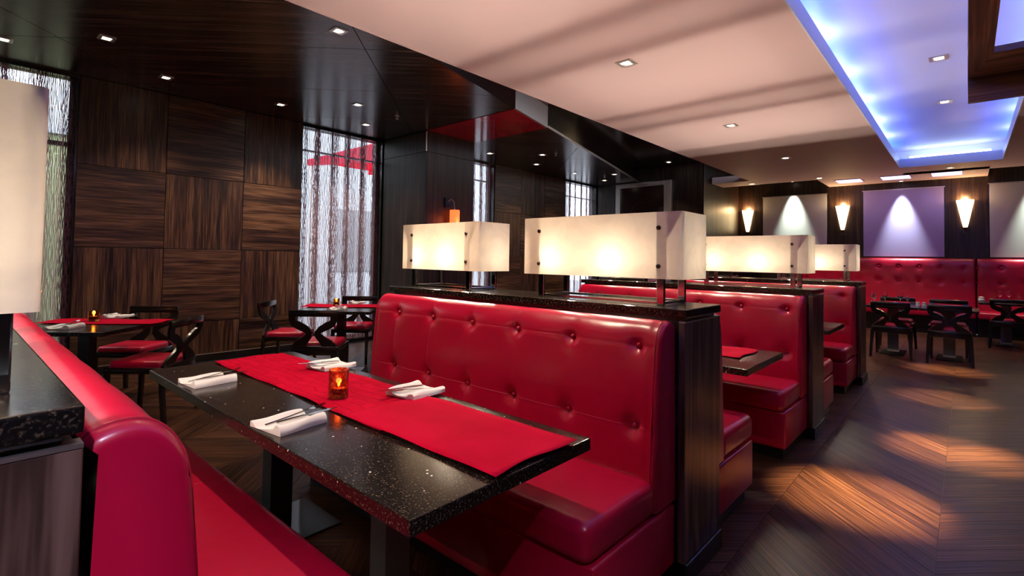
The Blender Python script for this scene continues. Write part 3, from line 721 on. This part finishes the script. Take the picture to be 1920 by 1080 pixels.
# ------------------------------------------------------------------ napkins, cutlery, candles
def napkin_mesh():
    bm = bmesh.new(); W, Ln = .19, .20; rows = []
    prof = [(-.095, .004), (-.094, .018), (-.085, .026), (-.070, .028), (-.055, .024), (-.045, .014), (-.03, .011), (0, .010), (.025, .011), (.038, .014), (.046, .026), (.058, .034), (.074, .034), (.088, .027), (.095, .015), (.095, .004)]
    for j in range(11):
        v = j/10; y = -Ln/2+Ln*v; col = []
        for i, (x, z) in enumerate(prof):
            sh = .012*math.sin(v*3+x*20); sc_ = 1-.10*v*(1 if x > 0 else -.3)
            lift = .004*math.sin(v*6+x*40)
            col.append(bm.verts.new((x*sc_+sh*.4, y+.01*math.sin(x*30), max(.001, z*(1-.25*abs(v-.45))+(lift if z > .006 else -.003)))))
        rows.append(col)
    for a, b in zip(rows, rows[1:]):
        for i in range(len(prof)-1): bm.faces.new((a[i], a[i+1], b[i+1], b[i]))
        bm.faces.new((a[-1], a[0], b[0], b[-1]))
    bm.faces.new(rows[0]); bm.faces.new(rows[-1][::-1])
    return mk('napkin', bm, M_NAPKIN, 50)
NAPK = napkin_mesh()
def fork_meshes():
    bm = bmesh.new(); X = Vector((0, 0, 1))
    ribbon(bm, [(0, -.125, .003), (0, -.08, .004), (0, -.03, .0065), (0, .02, .010), (0, .045, .011)], [.013, .012, .008, .007, .011], .0028, X)
    h = mk('handle', bm, M_SILVER, 50); bm = bmesh.new()
    ribbon(bm, [(0, .043, .011), (0, .055, .0095), (0, .068, .009)], [.012, .023, .024], .0024, X)
    for k in range(4): ribbon(bm, [(-.0098+.0065*k, .066, .009), (-.0098+.0065*k, .09, .010), (-.0098+.0065*k, .112, .016)], [.004, .0037, .0022], .002, X)
    return h, mk('tines', bm, M_SILVER, 50)
FH, FT = fork_meshes()
bm = bmesh.new(); ribbon(bm, [(0, -.11, .004), (0, -.05, .005), (0, -.005, .005)], [.014, .015, .011], .005, Vector((0, 0, 1))); KH = mk('handle', bm, M_SILVER, 50)
bm = bmesh.new(); ribbon(bm, [(0, -.006, .005), (0, .03, .005), (.002, .09, .005), (.004, .125, .005)], [.012, .019, .020, .006], .0016, Vector((0, 0, 1))); KB = mk('blade', bm, M_SILVER, 50)
def setting(x, y, z, rz, where, tilt=.12):
    c, s = math.cos(rz), math.sin(rz); P_ = lambda a, b: (x+a*c-b*s, y+a*s+b*c)
    tag(link('napkin', NAPK, None, (x, y, z), rz), 'folded white linen napkin %s' % where, 'napkin', 'folded napkins')
    a = P_(-.022, .045); f = thing('fork', 'steel fork resting on the napkin %s' % where, 'fork', (*a, z+.021), rz-tilt, 'forks on the napkins'); link('handle', FH, f); link('tines', FT, f); f.rotation_euler = (.10, 0, rz-tilt)
    a = P_(.024, .05); f = thing('knife', 'steel knife resting on the napkin %s' % where, 'knife', (*a, z+.025), rz-tilt*1.3, 'knives on the napkins'); link('handle', KH, f); link('blade', KB, f); f.rotation_euler = (.05, 0, rz-tilt*1.3)
setting(-1.92, .905, TZ, .10, 'nearest the camera on the set granite table')
setting(-2.84, .915, TZ, .05, 'at the left corner of the set granite table')
setting(-2.72, 1.505, TZ+.009, PI+.08, 'behind the red candle on the set table')
setting(-1.93, 1.495, TZ+.009, PI+.12, 'beside the tufted bench on the set table')
def candle(x, y, z, label, gl, r=.043, h=.124, power=.8):
    t = thing('candle_holder', label, 'candle holder', (x, y, z), 0, 'glass candle holders')
    bm = bmesh.new(); lathe(bm, [(r*.95, .0), (r, .003), (r, h), (r-.003, h), (r-.004, .016), (.0001, .014)], 24); obj('glass_cup', bm, gl, t, 50)
    bm = bmesh.new(); lathe(bm, [(r-.006, .017), (r-.006, .045), (.0001, .047)], 18); obj('wax', bm, M_WHITE, t, 50)
    bm = bmesh.new(); lathe(bm, [(.0005, .049), (.006, .058), (.005, .068), (.0003, .084)], 10); obj('flame', bm, M_FLAME, t, 60)
    light('POINT', 'candle_light', (0, 0, .075), power, (1, .5, .16), t, .012)
candle(-2.12, 1.215, TZ+.008, 'red mottled glass candle holder on the set granite table', M_MOTTLE)

# ------------------------------------------------------------------ dining chairs with lyre backs
def chair_proto():
    g = {}
    bm = bmesh.new()   # seat frame ring with shoulders
    for a in ((-.225, .225, -.235, -.205), (-.235, .235, .205, .23)): box(bm, *a, .405, .455, bev=.006)
    for s in (-1, 1): box(bm, *(sorted((s*.21, s*.238))), -.22, .22, .405, .455, bev=.006)
    g['seat_frame'] = mk('seat_frame', bm, M_CHAIRBLK, 40)
    g['seat'] = mk('seat', B(-.212, .212, -.207, .215, .425, .505, bev=.032, seg=5), M_RED, 50)
    legs = []
    for sx in (-1, 1):
        bm = bmesh.new(); ribbon(bm, [(sx*.215, .215, .45), (sx*.215, .215, .2), (sx*.215, .222, 0)], [.042, .036, .026], .03, Vector((0, 1, 0))); legs.append(mk('leg', bm, M_CHAIRBLK))
        bm = bmesh.new()
        pts = [(sx*.185, -.222, .445), (sx*.222, -.225, .39), (sx*.232, -.235, .25), (sx*.245, -.265, 0)]; ribbon(bm, pts, [.07, .05, .04, .032], .03, Vector((0, 1, 0))); legs.append(mk('leg', bm, M_CHAIRBLK))
    g['legs'] = legs
    bm = bmesh.new(); box(bm, -.24, .24, -.302, -.272, .775, .842, bev=.008); g['top_rail'] = mk('top_rail', bm, M_CHAIRBLK, 40)
    sp = []
    for s in (-1, 1):
        bm = bmesh.new(); pts = []
        ctrl = [(.155, .44), (.135, .49), (.085, .535), (.045, .58), (.042, .61), (.075, .645), (.14, .68), (.19, .705), (.207, .74), (.208, .79)]
        for x, z in ctrl: pts.append((s*x, -.225-(z-.44)*.17, z))
        ribbon(bm, pts, [.16, .115, .078, .064, .062, .068, .08, .072, .066, .066], .022, Vector((0, 1, .17)).normalized()); sp.append(mk('back_slat', bm, M_CHAIRBLK, 40))
    g['slats'] = sp
    bm = bmesh.new(); box(bm, -.225, .225, -.246, -.216, .375, .47, bev=.008); g['rear_apron'] = mk('rear_apron', bm, M_CHAIRBLK, 40)
    return g
CH = chair_proto()
def chair(x, y, rz, label, group):
    t = thing('dining_chair', label, 'chair', (x, y, 0), rz, group)
    for k in ('seat_frame', 'seat', 'rear_apron'): link(k, CH[k], t)
    br = link('top_rail', CH['top_rail'], t)
    for m in CH['slats']: link('back_slat', m, t)
    for m in CH['legs']: link('leg', m, t)
    return t
def small_table(x, y, rz, S, z, label, group):
    t = thing('dining_table', label, 'table', (x, y, 0), rz, group)
    obj('tabletop', B(-S/2, S/2, -S/2, S/2, z-.035, z, bev=.004), M_GRAN, t)
    obj('leg', B(-.045, .045, -.045, .045, .012, z-.035), M_BLACK, t); obj('foot_plate', B(-.24, .24, -.24, .24, 0, .012, bev=.003, seg=1), M_BLACK, t)
    return t
T2 = .772
q = PI/4
GW = 'chairs at the window tables'
small_table(-5.62, .86, q, .85, T2, 'dark square table turned diagonally in the far left corner', 'window tables')
small_table(-5.62, 3.24, q, .85, T2, 'dark square table turned diagonally in front of the bright curtain', 'window tables')
# local front (+y) must look at the table: direction d -> rz = atan2(-dx, dy)
def face(dx, dy): return math.atan2(-dx, dy)
chair(-5.25, 1.24, face(-1, -1), 'black chair with red seat at the left corner table, back to the set table', GW)
chair(-6.12, 1.30, face(1, -1), 'black chair with red seat on the wall side of the left corner table', GW)
chair(-5.16, 2.74, face(-1, 1), 'black lyre back chair in front of the window table, its back to us', GW)
chair(-6.04, 2.82, face(1, 1), 'black chair with red seat on the left of the window table, against the wood wall', GW)
chair(-5.13, 3.70, face(-1, -1), 'black chair with red seat at the window table, half hidden by the tufted bench', GW)
chair(-6.10, 3.70, face(1, -1), 'black chair behind the window table, against the bright curtain', GW)
runner('table_runner', 'red cloth runner over the left corner table', -.5, .5, -.17, .17, T2, seed=5, rz=q, loc=(-5.76, 1.0, 0))
runner('table_runner', 'red cloth runner over the window table', -.5, .5, -.2, .2, T2, seed=6, rz=q, loc=(-5.76, 3.38, 0))
setting(-5.50, .70, T2, face(-1, 1), 'at the near edge of the left corner table')
setting(-6.02, 1.13, T2+.010, face(1, -1), 'at the wall edge of the left corner table')
setting(-5.46, 3.10, T2, face(-1, 1), 'at the near edge of the window table')
setting(-5.93, 3.62, T2+.010, face(1, -1), 'at the curtain side of the window table')
candle(-5.83, .93, T2+.008, 'small amber glass candle holder on the left corner table', M_AMBER, .042, .09, .5)
candle(-5.86, 3.30, T2+.008, 'small amber glass candle holder on the window table', M_AMBER, .036, .085, .4)

# ------------------------------------------------------------------ far dining area
def ped_table(x, y, wx, wy, label):
    t = thing('dining_table', label, 'table', (x, y, 0), 0, 'far dining tables')
    obj('tabletop', B(-wx/2, wx/2, -wy/2, wy/2, TZ-.035, TZ, bev=.004), M_BLACK, t)
    obj('pedestal', B(-.07, .07, -.025, .025, .02, TZ-.035), M_PED, t); obj('pedestal_collar', B(-.075, .075, -.03, .03, .02, .05), M_METAL, t)
    obj('foot_plate', B(-.15, .15, -.28, .28, 0, .02, bev=.004, seg=1), M_FOOT, t)
ped_table(-.88, 10.15, .67, .76, 'far dark table with wine glasses and napkin, next to the last booth')
ped_table(-.20, 10.15, .67, .76, 'far dark table in the middle, between facing black chairs')
ped_table(.52, 12.62, .72, .76, 'far dark table against the bright red wall bench on the right')
GF = 'chairs in the far dining area'
chair(-.855, 9.74, 0, 'far black chair, back to us, next to the last booth', GF)
chair(-.185, 9.72, 0, 'far black chair with blue lit rear rail, nearest the aisle', GF)
chair(-.88, 10.62, PI, 'far black chair facing us behind the table with wine glasses', GF)
chair(-.22, 10.60, PI, 'far black chair facing us behind the middle far table', GF)
chair(.53, 12.25, 0, 'far black lyre back chair in front of the bright red wall bench', GF)
def wine_glass():
    bm = bmesh.new(); lathe(bm, [(.034, 0), (.033, .002), (.006, .006), (.0038, .02), (.0038, .085), (.010, .095), (.032, .115), (.040, .14), (.038, .175), (.032, .205), (.0305, .205), (.0365, .175), (.038, .14), (.030, .117), (.0001, .099)], 18)
    return mk('wine_glass', bm, M_GLASS, 50)
WG = wine_glass()
for x, y, s, l in ((-1.13, 10.28, .8, 'small wine glass at the left end of the far glass set table'), (-1.00, 10.33, 1.0, 'tall wine glass left of the napkin on the far glass set table'), (-.80, 10.33, 1.0, 'tall wine glass right of the napkin on the far glass set table'), (-.70, 10.2, .8, 'small wine glass beside the salt shakers'), (-1.18, 10.42, .9, 'wine glass half hidden behind the last booth partition'),
                (.36, 12.72, .8, 'small wine glass on the right far table, leftmost'), (.45, 12.86, 1.0, 'tall wine glass on the right far table, second from left'), (.57, 12.86, 1.0, 'tall wine glass on the right far table, third from left'), (.69, 12.72, .8, 'small wine glass on the right far table, rightmost')):
    o = tag(link('wine_glass', WG, None, (x, y, TZ)), l, 'wine glass', 'wine glasses'); o.scale = (s, s, s)
def pad(x, y, l):
    o = tag(link('napkin', NAPK, None, (x, y, TZ), .3), l, 'napkin', 'folded napkins'); o.scale = (1.1, 1, 1.3)
pad(-.90, 10.16, 'white napkin between wine glasses on the far glass set table'); pad(.53, 12.55, 'white napkin among wine glasses on the right far table')
bm = bmesh.new(); lathe(bm, [(.026, 0), (.028, .01), (.027, .04), (.018, .048), (.024, .052), (.024, .066), (.012, .073), (.0001, .074)], 14); SH = mk('shaker', bm, M_WHITE, 50)
for x, y, l in ((-.565, 10.1, 'left white salt shaker on the far tables'), (-.49, 10.1, 'right white pepper shaker on the far tables')): tag(link('salt_shaker', SH, None, (x, y, TZ)), l, 'shaker', 'white shakers')
o = tag(link('sugar_pot', SH, None, (.20, 12.75, TZ)), 'white sugar pot on the right far table in front of the bench gap', 'pot'); o.scale = (1.6, 1.6, 1.1)
# wall banquettes
FPROF = [(.20, .44), (.192, .6), (.18, .9), (.172, 1.2), (.165, 1.40), (.150, 1.47), (.115, 1.525), (.07, 1.548), (.03, 1.545), (.002, 1.53)]
def dens(P):
    out = []
    for a, b in zip(P, P[1:]):
        n = max(1, int(math.hypot(b[0]-a[0], b[1]-a[1])/.03))
        for k in range(n): out.append((a[0]+(b[0]-a[0])*k/n, a[1]+(b[1]-a[1])*k/n))
    return out+[P[-1]]
def banquette(x1, L, label, off):
    t = thing('wall_banquette', label, 'bench', (x1, YF-.001, 0), PI, 'wall banquettes')
    bx = [off+.36*k for k in range(int((L-off)/.36)+1)]
    b = link('backrest', back_mesh(bx, (1.36, 1.06), L, dens(FPROF), False), t)
    for x in bx:
        for z in (1.36, 1.06): o = link('button', BTN, b, (x, .152, z)); o.rotation_euler = (-PI/2, 0, 0); o.scale = (1.5, 1.5, 1)
    obj('seat_cushion', B(.004, L-.004, .19, .70, .36, .49, bev=.03, seg=4), M_RED, t, 50); obj('seat_base', B(0, L, .002, .60, 0, .358), M_BLACK, t)
banquette(.135, 3.3, 'dark red tufted wall bench under the lilac panel', .17)
banquette(2.95, 2.79, 'bright red tufted wall bench on the far right', .27)
# sconces, panels
def sconce(x, label):
    t = thing('wall_sconce', label, 'wall lamp', (x, YF-.002, 0), 0, 'cone wall sconces')
    bm = bmesh.new(); n = 14; rings = []
    for z, r in ((2.20, .028), (2.26, .042), (2.5, .088), (2.765, .138)):
        rings.append([bm.verts.new((r*math.cos(PI+PI*k/n), .8*r*math.sin(PI+PI*k/n)-.01, z)) for k in range(n+1)])
    for a, b in zip(rings, rings[1:]):
        for k in range(n): bm.faces.new((a[k], a[k+1], b[k+1], b[k]))
    s = obj('shade', bm, M_SCONCE, t, 60); md = s.modifiers.new('thickness', 'SOLIDIFY'); md.thickness = .004
    bm = bmesh.new(); lathe(bm, [(.0001, 2.10), (.012, 2.11), (.014, 2.15), (.036, 2.185), (.04, 2.2)], 12, (0, -.04, 0)); obj('finial', bm, M_BRONZE, t, 40)
    obj('back_plate', B(-.04, .04, -.012, 0, 2.08, 2.7), M_BRONZE, t)
    light('POINT', 'sconce_glow', (0, -.09, 2.80), P_SCONCE*2.5, (1, .62, .28), t, .04)
for x, l in ((-4.31, 'cone wall sconce nearest the corner, left of the white panel'), (-2.18, 'cone wall sconce between the white panel and lilac panel'), (-.01, 'cone wall sconce right of the lilac panel, largest in view')): sconce(x, l)
for x0, x1, m, l, p in ((-3.93, -2.50, M_ART_W, 'greenish white glass wall panel lit from above, between two sconces', 1), (-1.77, -.345, M_ART_P, 'lilac reflection-tinted glass wall panel with a bright streak of light', 1), (.36, 1.8, M_ART_W, 'pale glass wall panel at the right edge', 1)):
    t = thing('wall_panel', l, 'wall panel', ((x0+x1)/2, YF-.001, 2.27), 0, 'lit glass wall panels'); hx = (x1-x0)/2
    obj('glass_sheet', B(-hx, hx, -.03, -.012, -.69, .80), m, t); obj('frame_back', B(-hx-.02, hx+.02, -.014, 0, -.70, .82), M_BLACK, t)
    obj('top_rail', B(-hx-.02, hx+.02, -.034, -.012, .80, .82), M_METAL, t)
    xx = (x0+x1)/2; zz = ZL if -2.4 < xx < .3 else ZL+.18
    tt = thing('wall_washer', 'small spotlight above the %s' % l.split(' lit')[0].split(' with')[0], 'ceiling light', (xx, YF-.20, zz), 0, 'wall washers')
    bm = bmesh.new(); lathe(bm, [(.045, 0), (.045, -.01), (.036, -.012), (.036, -.002)], 16); obj('trim_ring', bm, M_METAL, tt, 40)
    bm = bmesh.new(); lathe(bm, [(.0001, -.004), (.034, -.004)], 16); obj('lamp_lens', bm, M_LENS, tt)
    sp = light('SPOT', 'washer_beam', (0, 0, -.02), 320, (.88, 1.0, .84), tt, .03, spot_size=math.radians(44), spot_blend=1); sp.rotation_euler = (.11, 0, 0)
struct('ceiling_recess', B(-4.5, XR, 12.6, YF, ZL+.18, ZL+.24), M_BLACK, 'black recess above the far wall panels')
# steel framed panel on the end wall
t = thing('framed_panel', 'brown lacquer wall panel with ring motif in a brushed steel frame', 'wall panel', (-6.05, 11.748, 0))
hw = .74
obj('panel_board', B(-hw, hw, -.03, 0, .12, 3.3), M_PICT, t)
for a in ((-hw-.02, -hw+.11, .1, 3.36), (hw-.17, hw+.02, .1, 3.36), (-hw+.11, hw-.17, 3.25, 3.36), (-hw+.11, hw-.17, .1, .22)): obj('frame_bar', B(a[0], a[1], -.09, -.0, a[2], a[3], bev=.004), M_METAL, t)
bm = bmesh.new(); tube(bm, [(.34*math.cos(2*PI*k/40)-.02, -.034, 2.52+.34*math.sin(2*PI*k/40)) for k in range(41)], .006, 6, False); obj('ring', bm, M_BRONZE, t, 60)
# orange lamp on the column
t = thing('orange_sconce', 'orange glass wall lamp on a black bracket on the dark column', 'wall lamp', (-6.268, 5.46, 0))
obj('back_plate', B(0, .03, -.09, .03, 2.20, 2.36, bev=.004), M_BLACK, t)
bm = bmesh.new(); tube(bm, [(.02, -.03, 2.30), (.07, -.01, 2.34), (.10, .03, 2.30), (.10, .05, 2.17)], .006, 8); obj('arm', bm, M_METAL, t, 50)
bm = bmesh.new(); lathe(bm, [(.078, 1.86), (.08, 1.87), (.08, 2.155), (.074, 2.165), (.012, 2.17)], 20, (.10, .05, 0)); obj('shade', bm, M_ORANGE, t, 40)
light('POINT', 'orange_glow', (.24, .05, 2.0), 2.0, (1, .16, .05), t, .05)
